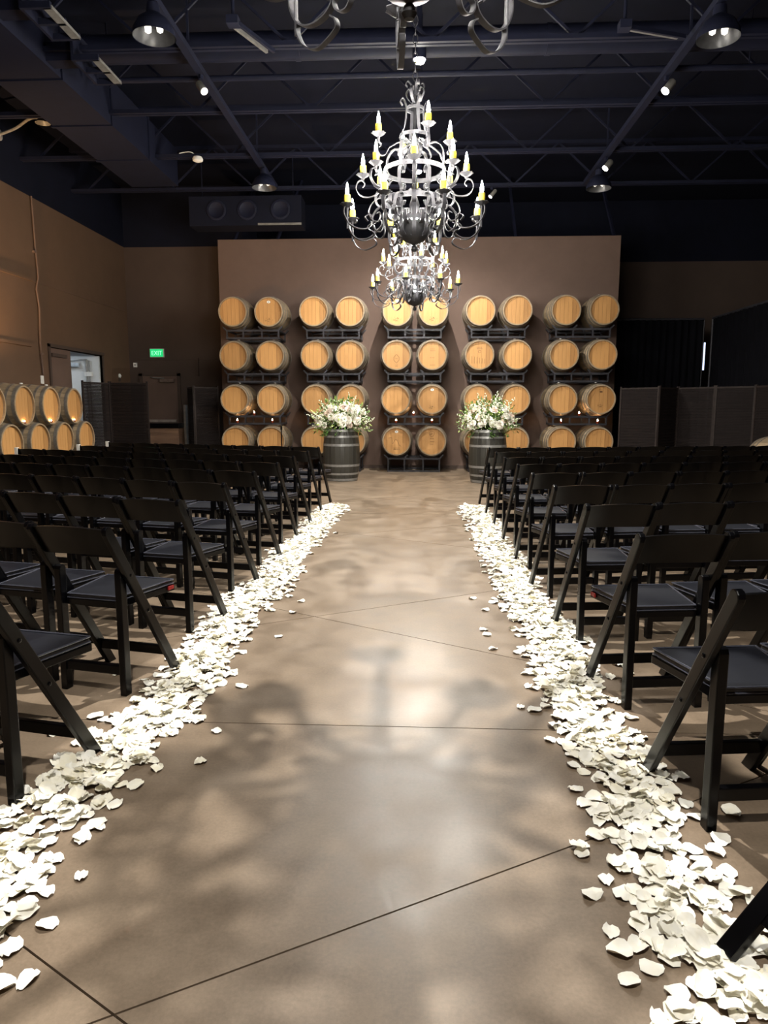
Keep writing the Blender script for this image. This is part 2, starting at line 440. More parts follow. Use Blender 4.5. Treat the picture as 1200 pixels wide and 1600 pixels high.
for (y, lab) in ((7.7, 'nearer'), (8.75, 'farther')):
    t = empty('air_grille', (-3.78, y, 5.14)); tag(t, '%s grey slotted air grille hanging from the square duct' % lab, 'vent')
    MB().box(-.15, -.12, -.32, .32, 0, .34).box(-.12, .16, -.32, -.28, 0, .06).box(-.12, .16, .28, .32, 0, .06).box(-.12, .16, -.02, .02, 0, .06).build('frame', NAVY_STEEL, t)
    MB().box(.08, .17, -.30, .30, .0, .03).build('lip', GREY, t)
    MB().box(-.55, -.15, -.1, .1, .1, .3).build('neck', NAVY_STEEL, t)
# pendants
def pendant(x, y, lab, lit):  # lit: strength of the glow painted on the unlit bulbs
    t = empty('pendant_lamp', (x, y, 4.93)); tag(t, lab, 'pendant lamp', 'black dome pendant lamps')
    MB().lathe([(.21, 0), (.2, .06), (.15, .15), (.07, .21), (.06, .3), (.0, .3)], 28, cap=False).build('shade', NAVY_STEEL, t, True)
    MB().lathe([(.205, .001), (.19, .06), (.14, .14), (.0, .19)], 28, cap=False).build('reflector', simple('reflector_grey', srgb(74, 74, 76), .35, .2), t, True)
    for dx in (-.06, .06):
        MB().lathe([(.0, .03), (.03, .05), (.035, .09), (.015, .14)], 10, cx=dx).build('bulb', emit('bulb_reflection_glow', (1, .95, .85, 1), lit), t, True)  # faint emission imitates reflections on unlit bulbs
    MB().tube([(0, 0, .3), (0, 0, .32)], .02).build('stem', NAVY_STEEL, t)
    return t
pendant(-2.66, 7.55, 'near black dome pendant on the rail nearer the exit sign', .8)
pendant(2.95, 7.85, 'near black dome pendant on the rail nearer the black curtain', .8)
pendant(-2.62, 12.45, 'far black dome pendant over the exit door side', .15)
pendant(2.98, 12.75, 'far black dome pendant over the curtain side', .15)
# track spots
def spot(x, y, lab, s=1.0, rz=0., face=3.0, z=5.25):
    t = empty('track_spotlight', (x, y, z), rz); tag(t, lab, 'spotlight', 'small track spotlights')
    MB().box(-.02, .02, -.02, .02, -.05, 0).build('mount', NAVY_STEEL, t)
    m = Matrix.Translation((.02, -.03, -.13)) @ Matrix.Rotation(.7, 4, 'Y')
    MB().lathe([(.035*s, .09), (.05*s, .07), (.05*s, -.06)], 14).tf(m).build('can', GREY, t, True)
    MB().lathe([(.05*s, -.06), (.05*s, -.075), (0, -.075)], 14).tf(m).build('lens', emit('spot_lens', (1, .97, .9, 1), face), t)
spot(2.95, 9.4, 'nearer small spotlight on the rail nearer the black curtain', 1, 0.2)
spot(2.95, 12.2, 'farther small spotlight on the rail nearer the black curtain', 1, 0.2)
spot(-2.66, 9.1, 'small pale spotlight on the rail nearer the exit sign', .9, 2.6, .4)
spot(1.3, 13.9, 'tiny bright spotlight on a far roof joist', .7, 0, 6, CH)
def downlight(x, y, z, lab, energy, tilt=0.0):
    t = empty('downlight', (x, y, z)); tag(t, lab, 'downlight')
    MB().box(-.03, .03, -.03, .03, .12, ZC-z).build('stem', NAVY_STEEL, t)
    MB().lathe([(.075, .0), (.08, .0), (.08, .12), (.03, .15), (.0, .15)], 18).build('can', NAVY_STEEL, t, True)
    MB().lathe([(.07, -.001), (.055, -.03), (.0, -.05)], 18).build('lens', emit('downlight_lens', (1, .95, .86, 1), 60), t)
    ld = bpy.data.lights.new('downlight_beam', 'SPOT'); ld.energy = energy; ld.color = (1, .96, .88); ld.spot_size = 2.6; ld.spot_blend = .8; ld.shadow_soft_size = .03
    lo = bpy.data.objects.new('downlight_beam', ld); C.objects.link(lo); lo.parent = t; lo.location = (0, 0, -.09); lo.rotation_euler = (tilt, 0, 0)
downlight(-.02, 3.62, 5.75, 'ceiling downlight above the nearest chandelier, just out of view', DOWN*1.5)
downlight(0.0, -.3, 5.75, 'ceiling downlight behind the viewpoint, out of view over the open end of the aisle', DOWN*.9)
downlight(-.03, 8.92, 5.28, 'very bright ceiling downlight showing above the middle chandelier', DOWN*1.25)
downlight(-.06, 12.9, 5.3, 'ceiling downlight behind the middle chandelier, lighting the barrel wall', DOWN*.85)
t = empty('smoke_detector', (-3.63, 12.1, 5.24)); tag(t, 'small white smoke detector hanging from a roof joist', 'detector')
MB().lathe([(.07, .08), (.085, .05), (.08, .02), (.03, 0), (.0, 0)], 16).build('case', WHITE, t, True); MB().tube(catmull([(0, 0, .08), (-.12, 0, .16), (-.3, 0, .14)], 5), .008, 6).build('wire', WHITE, t)
# bar fixtures
for (a, b, lab) in (((-1.94, 7.86), (-1.68, 8.47), 'slim twin bar light hung at a slant on the exit sign side'), ((2.10, 8.14), (2.76, 8.37), 'slim twin bar light hung at a slant on the curtain side')):
    t = empty('bar_light', (a[0], a[1], 5.2)); tag(t, lab, 'bar light')
    dx, dy = b[0]-a[0], b[1]-a[1]
    for o_ in (-.04, .04): MB().bar((o_, 0, 0), (dx+o_, dy, 0), .03, .04).build('tube', NAVY_STEEL if o_ > 0 else GREY, t)
    MB().box(-.06, .06, -.06, .06, -.03, .05).build('bracket', NAVY_STEEL, t)
    MB().tube([(0, 0, .05), (0, 0, ZC-5.2)], .018).build('drop_rod', NAVY_STEEL, t)
t = empty('heater_unit', (-3.4, 14.3, 4.79)); tag(t, 'long black box unit with three round outlets hung above the barrel wall', 'ceiling unit')
MB().box(-1.1, 1.1, 0, .5, 0, .55).build('case', NAVY, t, bevel=.01)
MB().box(.25, 1.1, -.012, .0, 0, .04).build('edge_strip', GREY, t)
for x in (-.55, .05, .7):
    MB().lathe([(.19, 0), (.19, .03), (.15, .035), (.12, .012), (.0, .012)], 20).tf(Matrix.Translation((x, 0, .28)) @ Matrix.Rotation(PI/2, 4, 'X')).build('outlet', NAVY_STEEL, t, True)
for x in (-.9, .9): MB().tube([(x, .25, .55), (x, .25, ZC-4.79)], .012, 6).build('hanger', NAVY_STEEL, t)

# ---------------------------------------------------------------- curtains, screens
def curtain(p0, p1, h, n, depth, label):
    t = empty('drape', (p0[0], p0[1], 0)); tag(t, label, 'curtain')
    L = math.hypot(p1[0]-p0[0], p1[1]-p0[1]); dx, dy = (p1[0]-p0[0])/L, (p1[1]-p0[1])/L
    cols = n*6; vs = []; fs = []
    for j, z in enumerate((.02, h*.5, h-.02)):
        for i in range(cols+1):
            s_ = L*i/cols; o_ = depth*math.sin(i/6*2*PI)*(1.1-.3*z/h) + depth*.4*math.sin(i*.37)
            vs.append((dx*s_-dy*o_, dy*s_+dx*o_, z))
    for j in range(2):
        for i in range(cols): fs.append((j*(cols+1)+i, j*(cols+1)+i+1, (j+1)*(cols+1)+i+1, (j+1)*(cols+1)+i))
    o = mesh_obj('cloth', vs, fs, CURTAIN, t, True)
    md = o.modifiers.new('thick', 'SOLIDIFY'); md.thickness = .006
    MB().tube([(0, 0, h), (dx*L, dy*L, h)], .024, 8).build('pole', BLACKSTEEL, t, True)
    for s_ in (0.0, L): MB().tube([(dx*s_, dy*s_, 0), (dx*s_, dy*s_, h)], .02, 8).build('upright', BLACKSTEEL, t)
curtain((3.9, 15.75), (6.0, 15.75), 3.15, 14, .035, 'black floor-length curtain hung behind the end of the barrel wall')
curtain((6.12, 15.6), (6.12, 4.0), 3.15, 60, .04, 'long black curtain hung along the side of the hall')
t = MB().box(6.10, 6.118, 15.9, 15.95, 2.1, 2.68).build('daylight_strip', emit('daylight_slit', (.62, .72, 1, 1), .7)); t['kind'] = 'structure'  # added glowing strip, stands for daylight through the gap between the curtains

def screen(pts, h, label, light_posts=()):
    t = empty('folding_screen', (pts[0][0], pts[0][1], 0)); tag(t, label, 'folding screen')
    o0 = Vector((pts[0][0], pts[0][1], 0))
    for i in range(len(pts)-1):
        a = Vector((*pts[i], 0))-o0; b = Vector((*pts[i+1], 0))-o0; d = (b-a).normalized(); nrm = Vector((-d.y, d.x, 0))
        a2 = a+d*.02; b2 = b-d*.02
        wv = MB(); k = 0; z = .09
        while z < h-.06:
            off = nrm*(.004 if k % 2 else -.004)
            wv.bar(a2+off+Vector((0, 0, z+.012)), b2+off+Vector((0, 0, z+.012)), .012, .024); z += .027; k += 1
        wv.build('woven_panel', SCREEN, t)
        for p in (a+d*.016, b-d*.016):
            MB().bar(p+Vector((0, 0, 0)), p+Vector((0, 0, h)), .032, .03, nrm).build('post', SCREEN_POST, t)
        for z in (.07, h-.04): MB().bar(a2+Vector((0, 0, z)), b2+Vector((0, 0, z)), .024, .03).build('rail', SCREEN_POST, t)
screen([(-6.38, 13.35), (-6.12, 13.98), (-5.36, 14.0)], 1.80, 'dark woven folding screen standing in front of the double door')
screen([(-4.92, 15.1), (-4.64, 14.6), (-4.22, 14.95)], 1.74, 'dark woven folding screen between the exit door and the barrel wall')
screen([(3.93, 14.3), (4.5, 13.75), (4.97, 14.1), (5.43, 13.5), (5.93, 13.0), (5.99, 12.35)], 1.70, 'dark woven folding screen of several panels in front of the black curtain')

# counter by the exit door, and a board standing in for bluish wall light
t = empty('wooden_counter', (-5.43, 15.2, 0)); tag(t, 'brown wooden counter with a dark top in front of the exit door', 'counter')
MB().box(-.33, .33, -.25, .25, 0, .86).build('body', DARKWOOD, t, bevel=.004)
MB().box(-.35, .35, -.28, .28, .86, .96).build('top', RESIN, t, bevel=.006)
MB().box(-.33, .33, -.262, -.25, .76, .79).build('trim_strip', DARKWOOD, t)
t = empty('bluish_light_board', (-4.98, 15.3, 0)); tag(t, 'upright board standing in for bluish light on the wall beside the brown counter', 'board')
MB().box(-.06, .10, -.03, .03, 0, 1.35).build('panel', simple('bluish_light_tint', srgb(96, 104, 112), .6), t)  # blue-grey colour paints in light reflected on the wall
MB().box(-.10, -.06, -.04, .04, 0, 1.35).build('edge_strip', simple('pale_edge', srgb(120, 112, 104), .5), t)
t = empty('white_box', (-5.15, 14.55, 0)); tag(t, 'low white box on the floor beside the brown counter', 'box')
MB().box(-.25, .2, -.12, .12, 0, .36).build('body', WHITE, t, bevel=.006); MB().box(-.26, .21, -.13, .13, .36, .40).build('lid', WHITE, t, bevel=.006)
t = empty('microphone_stand', (-2.56, 13.2, 0)); tag(t, 'thin black microphone stand in front of the barrel racks', 'stand')
MB().lathe([(.14, 0), (.14, .015), (.03, .03)], 20).build('base', RESIN, t, True); MB().tube([(0, 0, .02), (0, 0, .93)], .011).build('pole', RESIN, t, True); MB().lathe([(.016, .88), (.02, .9), (.02, .95), (.012, .98)], 10).build('clip', RESIN, t, True)

# ---------------------------------------------------------------- barrels
BL, BR, HR = .92, .330, .284
def prof_r(t): return BR-(BR-HR)*(2*t/BL-1)**2      # t along the axis 0..BL
TO_H = Matrix.Translation((0, 0, BR)) @ Matrix.Rotation(PI/2, 4, 'X') @ Matrix.Translation((0, 0, -BL/2))   # axis Z -> -Y, bottom on z=0
def barrel_meshes(stave_m, head_m, hoop_m, tf, upright=False):
    parts = []
    NS = 26; rr = random.Random(3)
    vs = []; fs = []; tone = []
    tl = [0, .03, .12, .24, .36, .46, .56, .68, .80, .89, .92]
    ring = []
    for k in range(NS):
        wdt = 2*PI/NS; a0 = k*wdt
        ring += [(a0, -.003), (a0+.07*wdt, 0), (a0+.93*wdt, 0)]
    n = len(ring)
    for tt in tl:
        for a, dr in ring:
            r_ = prof_r(tt)+dr; vs.append((r_*math.cos(a), r_*math.sin(a), tt))
    tn = [rr.random() for _ in range(NS)]
    for i in range(len(tl)-1):
        for k in range(n):
            fs.append((i*n+k, i*n+(k+1) % n, (i+1)*n+(k+1) % n, (i+1)*n+k)); tone.append(tn[(k//3) % NS])
    # chimes (end grain rim) and the recess wall at both ends
    for end in (0, 1):
        tt = BL if end else 0; s_ = -1 if end else 1
        b0 = (len(tl)-1)*n if end else 0
        r1 = HR-.022; st = len(vs)
        for dz, rad in ((0, r1), (.034, r1)):
            for a, dr in ring: vs.append((rad*math.cos(a), rad*math.sin(a), tt+s_*dz))
        for k in range(n):
            k2 = (k+1) % n
            f1 = (b0+k, b0+k2, st+k2, st+k); f2 = (st+k, st+k2, st+n+k2, st+n+k)
            if not end: f1 = f1[::-1]; f2 = f2[::-1]
            fs += [f1, f2]; tone += [tn[(k//3) % NS]*.5+.5]*2
    o = mesh_obj('stave_body', [tf @ Vector(v) for v in vs], fs, stave_m)
    at = o.data.attributes.new('tone', 'FLOAT', 'FACE'); at.data.foreach_set('value', tone)
    o.data.polygons.foreach_set('use_smooth', [True]*len(fs)); o.data.set_sharp_from_angle(angle=math.radians(30))
    parts.append(o)
    # heads: planks with narrow joints
    R0 = HR-.021
    for end in (1, 0):
        vs = []; fs = []; tone = []
        edges = [-1, -.72, -.42, -.12, .17, .46, .74, 1]
        zt = BL-.030 if end else .030; s_ = 1 if end else -1
        for k in range(7):
            x0, x1 = edges[k]*R0+.0012, edges[k+1]*R0-.0012
            xs = [x0+(x1-x0)*j/4 for j in range(5)]
            up = [(x, math.sqrt(max(0, R0*R0-x*x))) for x in xs]
            poly = [(x, -y) for x, y in up]+[(x, y) for x, y in reversed(up)]
            st = len(vs); dz = rr.uniform(0, .0015); m_ = len(poly)
            vs += [(x, y, zt+s_*dz) for x, y in poly]+[(x, y, zt-s_*.012) for x, y in poly]
            top = tuple(range(st, st+m_)); tone_k = rr.random()
            F = [top if end else top[::-1]]
            for i in range(m_):
                f_ = (st+i, st+m_+i, st+m_+(i+1) % m_, st+(i+1) % m_); F.append(f_ if end else f_[::-1])
            fs += F; tone += [tone_k]*len(F)
        o = mesh_obj('barrel_head', [tf @ Vector(v) for v in vs], fs, head_m)
        at = o.data.attributes.new('tone', 'FLOAT', 'FACE'); at.data.foreach_set('value', tone)
        parts.append(o)
    for t0, t1 in ((.008, .05), (.115, .15), (.26, .30), (.62, .66), (.77, .805), (.87, .912)):
        p = [(prof_r(t0)-.001, t0), (prof_r(t0)+.003, t0), (prof_r(t1)+.003, t1), (prof_r(t1)-.001, t1)]
        parts.append(MB().lathe(p, 48, close=True).tf(tf).build('hoop', hoop_m, None, True))
    m_ = tf @ Matrix.Translation((0, BR if not upright else 0, BL/2)) @ (Matrix.Rotation(-PI/2, 4, 'X'))
    if not upright:
        parts.append(MB().lathe([(.024, -.01), (.026, .012), (.02, .02), (.0, .02)], 14).tf(m_).build('bung', WHITE, None, True))
    return parts
def make_barrel(parts, loc, rz, label, group):
    t = empty('wine_barrel', loc, rz); tag(t, label, 'barrel', group)
    for p in parts:
        c = p.copy(); C.objects.link(c); c.parent = t
    return t
HB = barrel_meshes(OAK_STAVE, OAK_HEAD, GALV, TO_H)
CX = [(-3.70, -2.98), (-2.08, -1.37), (-.455, .25), (1.175, 1.90), (2.825, 3.55)]
CZ = [3.165, 2.315, 1.455, .625]
ROWN = ['top row', 'second row from the top', 'third row from the top', 'bottom row']
ORD = ['first', 'second', 'third', 'fourth', 'fifth', 'sixth', 'seventh', 'eighth', 'ninth', 'tenth']
YF = 14.3
def on_head(x, z, r):     # stamp helper: local coordinates on the front head (front face at y)
    return (x, -BL/2+.030-.0025, BR+z)
def stamp_lines(t, rows, name='stamp'):
    mb = MB()
    for (x0, x1, z0, z1) in rows: mb.box(x0, x1, -BL/2+.0265, -BL/2+.030, BR+z0, BR+z1)
    return mb.build(name, INK, t)
def stamp_ring(t, cx, cz, r, w=.004, n=20, sy=1.):
    mb = MB()
    for k in range(n):
        a, b = 2*PI*k/n, 2*PI*(k+1)/n
        mb.bar((cx+r*math.cos(a), -BL/2+.028, BR+cz+sy*r*math.sin(a)), (cx+r*math.cos(b), -BL/2+.028, BR+cz+sy*r*math.sin(b)), w, .003, (0, 1, 0))
    return mb.build('stamp', INK, t)
def sticker(t):
    m_ = Matrix.Translation((0, -BL/2+.031, BR+.19)) @ Matrix.Rotation(PI/2, 4, 'X')
    MB().lathe([(.036, 0), (.036, .005), (0, .005)], 16).tf(m_ @ Matrix.Scale(.7, 4, (0, 1, 0))).build('label', CARD, t, label='white oval label with a dark dot')
    MB().lathe([(.008, .005), (.008, .007), (0, .007)], 8).tf(m_).build('label_dot', INK, t)
def crest(t, cz, s=1.):
    rr = random.Random(int(cz*1000)+5); mb = MB()
    for k in range(16):
        x, z = rr.gauss(0, .04*s), cz+rr.gauss(0, .022*s); a = rr.random()*PI
        mb.bar((x, -BL/2+.028, BR+z), (x+.035*s*math.cos(a), -BL/2+.028, BR+z+.02*s*math.sin(a)), .003, .003, (0, 1, 0))
    mb.build('stamp', INK, t)
def text_rows(t, zs, w=.05):
    rr = random.Random(4); rows = []
    for z in zs:
        x = -w
        while x < w:
            l = rr.uniform(.008, .02); rows.append((x, x+l, z, z+.006)); x += l+.006
    stamp_lines(t, rows)
ci = 0
for c, pair in enumerate(CX):
    for s_, x in enumerate(pair):
        for r_, z in enumerate(CZ):
            zz = z+(.02 if c in (0, 1) and r_ == 2 else 0)
            t = make_barrel(HB, (x+R.uniform(-.008, .008), YF+BL/2+R.uniform(-.02, .03), z-BR), R.uniform(-.02, .02), 'oak wine barrel, %s, %s from the exit door side' % (ROWN[r_], ORD[c*2+s_]), 'wine barrels on the steel racks')
            key = (c, s_, r_)
            if key in ((0, 1, 0), (2, 0, 0), (2, 1, 0), (2, 1, 2), (2, 0, 3)): sticker(t)
            if key in ((0, 1, 0), (2, 0, 0), (2, 1, 0)): crest(t, -.16)
            if key in ((2, 1, 2),): crest(t, -.16, .8)
            if key == (2, 0, 1):
                mb = MB(); pts = [(0, .09), (.055, .03), (.055, -.02), (0, -.08), (-.055, -.02), (-.055, .03)]
                for k in range(6):
                    a, b = pts[k], pts[(k+1) % 6]; mb.bar((a[0], -BL/2+.028, BR-.07+a[1]), (b[0], -BL/2+.028, BR-.07+b[1]), .005, .003, (0, 1, 0))
                mb.build('stamp', INK, t); text_rows(t, (-.07, -.19, -.215), .022)
            if key == (2, 1, 1): text_rows(t, (.12, .085, -.05, -.19), .045)
            if key == (2, 0, 3):
                mb = MB(); pts = [(-.16, .06), (-.1, .08), (-.08, -.06), (-.03, .03), (.02, .02), (.05, -.08), (.09, -.1)]
                for a, b in zip(pts, pts[1:]): mb.bar((a[0], -BL/2+.028, BR+a[1]), (b[0], -BL/2+.028, BR+b[1]), .005, .003, (0, 1, 0))
                mb.build('stamp', INK, t); text_rows(t, (-.14, -.17), .06)
            if key == (2, 1, 3): stamp_ring(t, 0, .15, .05); crest(t, .15, .5); text_rows(t, (.05, -.01, -.06), .035)
            if key == (3, 0, 1): text_rows(t, (.15, .12), .05); stamp_ring(t, .0, .07, .025); stamp_lines(t, [(-.15+.05*k, -.145+.05*k, -.16, -.02-.01*k) for k in range(6)], 'stain')
            if key == (4, 1, 2): stamp_lines(t, [(-.03, .03, .14, .155), (-.02, .02, .135, .16)], 'stain'); crest(t, -.13, .7)
# racks between the barrels
def make_rack(h, base=False):
    t = empty('barrel_rack')
    W = .535; d0, d1 = .10, .78
    for side, y in ((0, d0), (1, d1)):
        MB().box(-W, W, y, y+.035, h-.04, h).build('top_rail', BLACKSTEEL, t)
        MB().box(-W, W, y, y+.035, 0, .035).build('bottom_rail', BLACKSTEEL, t)
        for x in (-W, -.205, .175, W-.03): MB().box(x, x+.03, y+.002, y+.033, .035, h-.04).build('upright', BLACKSTEEL, t)
    for x in (-W, W-.04): 
        for z in (0, h-.035): MB().box(x, x+.04, d0+.035, d1, z, z+.035).build('side_rail', BLACKSTEEL, t)
    for x in (-.36, .36):
        for y in (d0, d1):
            cr = MB()
            for sx in (-1, 1): cr.bar((x+sx*.17, y+.017, h-.01), (x+sx*.24, y+.017, h+.06), .03, .035, (0, 1, 0))
            cr.build('cradle', BLACKSTEEL, t)
    return t
r_up = make_rack(.186); r_base = make_rack(.29)
first = {0: True, 1: True}
COLN = ['column nearest the exit door', 'second column from the exit door', 'middle column', 'second column from the curtain', 'column nearest the curtain']
for c, pair in enumerate(CX):
    for r_ in range(4):
        base = r_ == 3; src = r_base if base else r_up
        if first[int(base)]: t = src; first[int(base)] = False
        else: t = copy_tree(src)
        z = 0 if base else (CZ[r_]-BR+CZ[r_+1]+BR)/2-.092
        t.location = (sum(pair)/2, YF+.02, z)
        tag(t, 'dark steel barrel rack under the %s barrels, %s' % (['top row', 'second row', 'third row', 'bottom row'][r_], COLN[c]), 'barrel rack', 'steel barrel racks')
# votive candles on the racks
def votive_proto():
    t = empty('votive_candle')
    MB().lathe([(.022, 0), (.028, .05), (.025, .05), (.02, .006), (.0, .006)], 14).build('glass_cup', simple('red_brown_glass', srgb(120, 50, 30), .15), t, True)
    MB().lathe([(.019, .008), (.021, .035), (0, .035)], 12).build('wax', CARD, t, True)
    MB().lathe([(.0, .036), (.011, .05), (.009, .066), (.0, .09)], 8).build('flame', CANDLE_FLAME, t, True)
    return t
vp = None
def votive(loc, label, size=1.0):
    global vp
    if vp is None: vp = votive_proto(); t = vp
    else: t = copy_tree(vp)
    t.location = loc; t.scale = (size,)*3; tag(t, label, 'candle', 'lit votive candles')
ztop = (CZ[2]-BR+CZ[3]+BR)/2-.092
for c in (0, 1, 2, 3, 4):
    x = sum(CX[c])/2
    votive((x-.01, YF+.137, ztop+.186), 'lit votive candle on top of the lowest hung rack, %s' % COLN[c])
    for s_, n_ in ((-1, 'exit door side'), (1, 'curtain side')):
        votive((x+s_*.36, YF+.137, ztop+.035), 'votive candle in a rack, %s, %s of it' % (COLN[c], n_))
# side stacks
cr = empty('barrel_cradle', (-6.14, 10.0, 0)); tag(cr, 'dark steel cradle under the barrels stacked along the side wall', 'barrel rack')
for x in (-.3, .3):
    MB().box(x-.03, x+.03, -1.8, 2.55, .34, .44).build('rail', BLACKSTEEL, cr)
    for y in (-1.7, .4, 2.45): MB().box(x-.03, x+.03, y-.03, y+.03, 0, .34).build('leg', BLACKSTEEL, cr)
ys = [8.2, 8.95, 9.7, 10.45, 11.2, 11.95]
for i, y in enumerate(ys):
    make_barrel(HB, (-6.13, y, .44), PI/2, 'oak barrel in the lower row along the side wall, %s from the double door' % ORD[len(ys)-1-i], 'barrels stacked along the side wall')
for i, y in enumerate([8.575, 9.325, 10.075, 10.825, 11.575]):
    make_barrel(HB, (-6.13, y, .44+.545), PI/2+.03, 'oak barrel in the upper row along the side wall, %s from the double door' % ORD[4-i], 'barrels stacked along the side wall')
for i, y in enumerate([9.325, 10.075, 10.825, 11.575]):
    votive((-5.681, y-.012, .985+BR-HR+.0225), 'small lit candle on the rim of an upper side-wall barrel, %s from the double door' % ORD[3-i], .6)
cr = empty('barrel_cradle', (5.62, 11.4, 0)); tag(cr, 'dark steel cradle under the lone barrel by the black curtain', 'barrel rack')
for y in (-.3, .3):
    MB().box(-.3, .3, y-.03, y+.03, .12, .2).build('rail', BLACKSTEEL, cr)
    for x in (-.25, .25): MB().box(x-.03, x+.03, y-.03, y+.03, 0, .12).build('leg', BLACKSTEEL, cr)
make_barrel(HB, (5.62, 11.4, .2), 0, 'lone oak barrel lying by the black curtain beside the last chairs', None)
for p in HB: bpy.data.objects.remove(p)
# uplight behind the side stack
t = empty('uplight', (-6.3, 10.07, 1.63)); tag(t, 'small black uplight on the stacked barrels washing the side wall with warm light', 'lamp')
MB().lathe([(.09, 0), (.09, .02), (.07, .03), (.08, .16), (.07, .16), (.06, .06), (0, .06)], 18).build('housing', RESIN, t, True)
ld = bpy.data.lights.new('uplight_beam', 'SPOT'); ld.energy = 190; ld.color = (1, .62, .3); ld.spot_size = 2.0; ld.spot_blend = .9; ld.shadow_soft_size = .04
lo = bpy.data.objects.new('uplight_beam', ld); C.objects.link(lo); lo.parent = t; lo.location = (0, 0, .18)
lo.rotation_euler = (PI-.55, .35, 0)

# planter barrels
PB = barrel_meshes(BLACK_STAVE, BLACK_STAVE, SILVER, Matrix.Identity(4), True)
planters = []
for x, y, lab in ((-1.385, 12.7, 'black barrel with silver hoops at the exit door side of the aisle end'), (1.20, 12.5, 'black barrel with silver hoops at the curtain side of the aisle end')):
    t = empty('planter_barrel', (x, y, 0), .4); tag(t, lab, 'barrel', 'black planter barrels'); planters.append(t)
    for p in PB:
        c = p.copy(); C.objects.link(c); c.parent = t
for p in PB: bpy.data.objects.remove(p)

# ---------------------------------------------------------------- flowers
ROSE = simple('white_rose', srgb(250, 246, 236), .6, 0, .03, 30)
BLUSH = simple('blush_rose', srgb(246, 226, 214), .6, 0, .05, 30)
FILL = simple('cream_filler_flower', srgb(240, 242, 220), .6, 0, .05)
LEAF = simple('green_leaf', srgb(92, 128, 62), .5, 0, .35, 30)
LIME = simple('lime_sprig', srgb(160, 186, 90), .5, 0, .25, 30)
def rose_mesh(m, rad):
    mb = MB(); rr = random.Random(11)
    for ring, (n, r0, tilt, hgt) in enumerate(((3, .22, .1, .75), (5, .5, .45, .7), (6, .75, .8, .55), (6, .95, 1.2, .35))):
        for k in range(n):
            a = 2*PI*(k+ring*.37)/n; wd = PI/n*1.35; vs = []
            for j in range(4):
                v = j/3
                for i in range(4):
                    u = (i/3-.5)*2
                    r_ = rad*(r0*.35+r0*.65*math.sin(v*1.4)+(.12*v*v*tilt))
                    aa = a+u*wd*(.5+.5*math.sin(min(1, v*1.3)*PI/2))*(1-.25*v*v)
                    z = rad*(hgt*math.sin(v*(PI/2+tilt*.35))-.12*u*u*v+(.3-.25*ring)*.4)
                    vs.append((r_*math.cos(aa), r_*math.sin(aa), z))
            mb.add(vs, [(j*4+i, j*4+i+1, j*4+i+5, j*4+i+4) for j in range(3) for i in range(3)])
    mb.lathe([(0, -.3*rad), (.3*rad, -.15*rad), (.2*rad, .1*rad)], 8)
    o = mb.build('rose', m, None, True); return o
rose_protos = [rose_mesh(ROSE, .068), rose_mesh(BLUSH, .066), rose_mesh(ROSE, .056)]
def leaf_quad(p, d, side, L, W):
    up = d.cross(side).normalized()
    return [p, p+d*L*.5+side*W+up*.15*W, p+d*L-up*.2*W, p+d*L*.5-side*W+up*.15*W]
def spike(h, seed):
    rr = random.Random(seed); mb = MB(); mb.tube([(0, 0, 0), (.01, 0, h*.5), (0, 0, h)], [.005, .004, .002], 5)
    return mb, rr
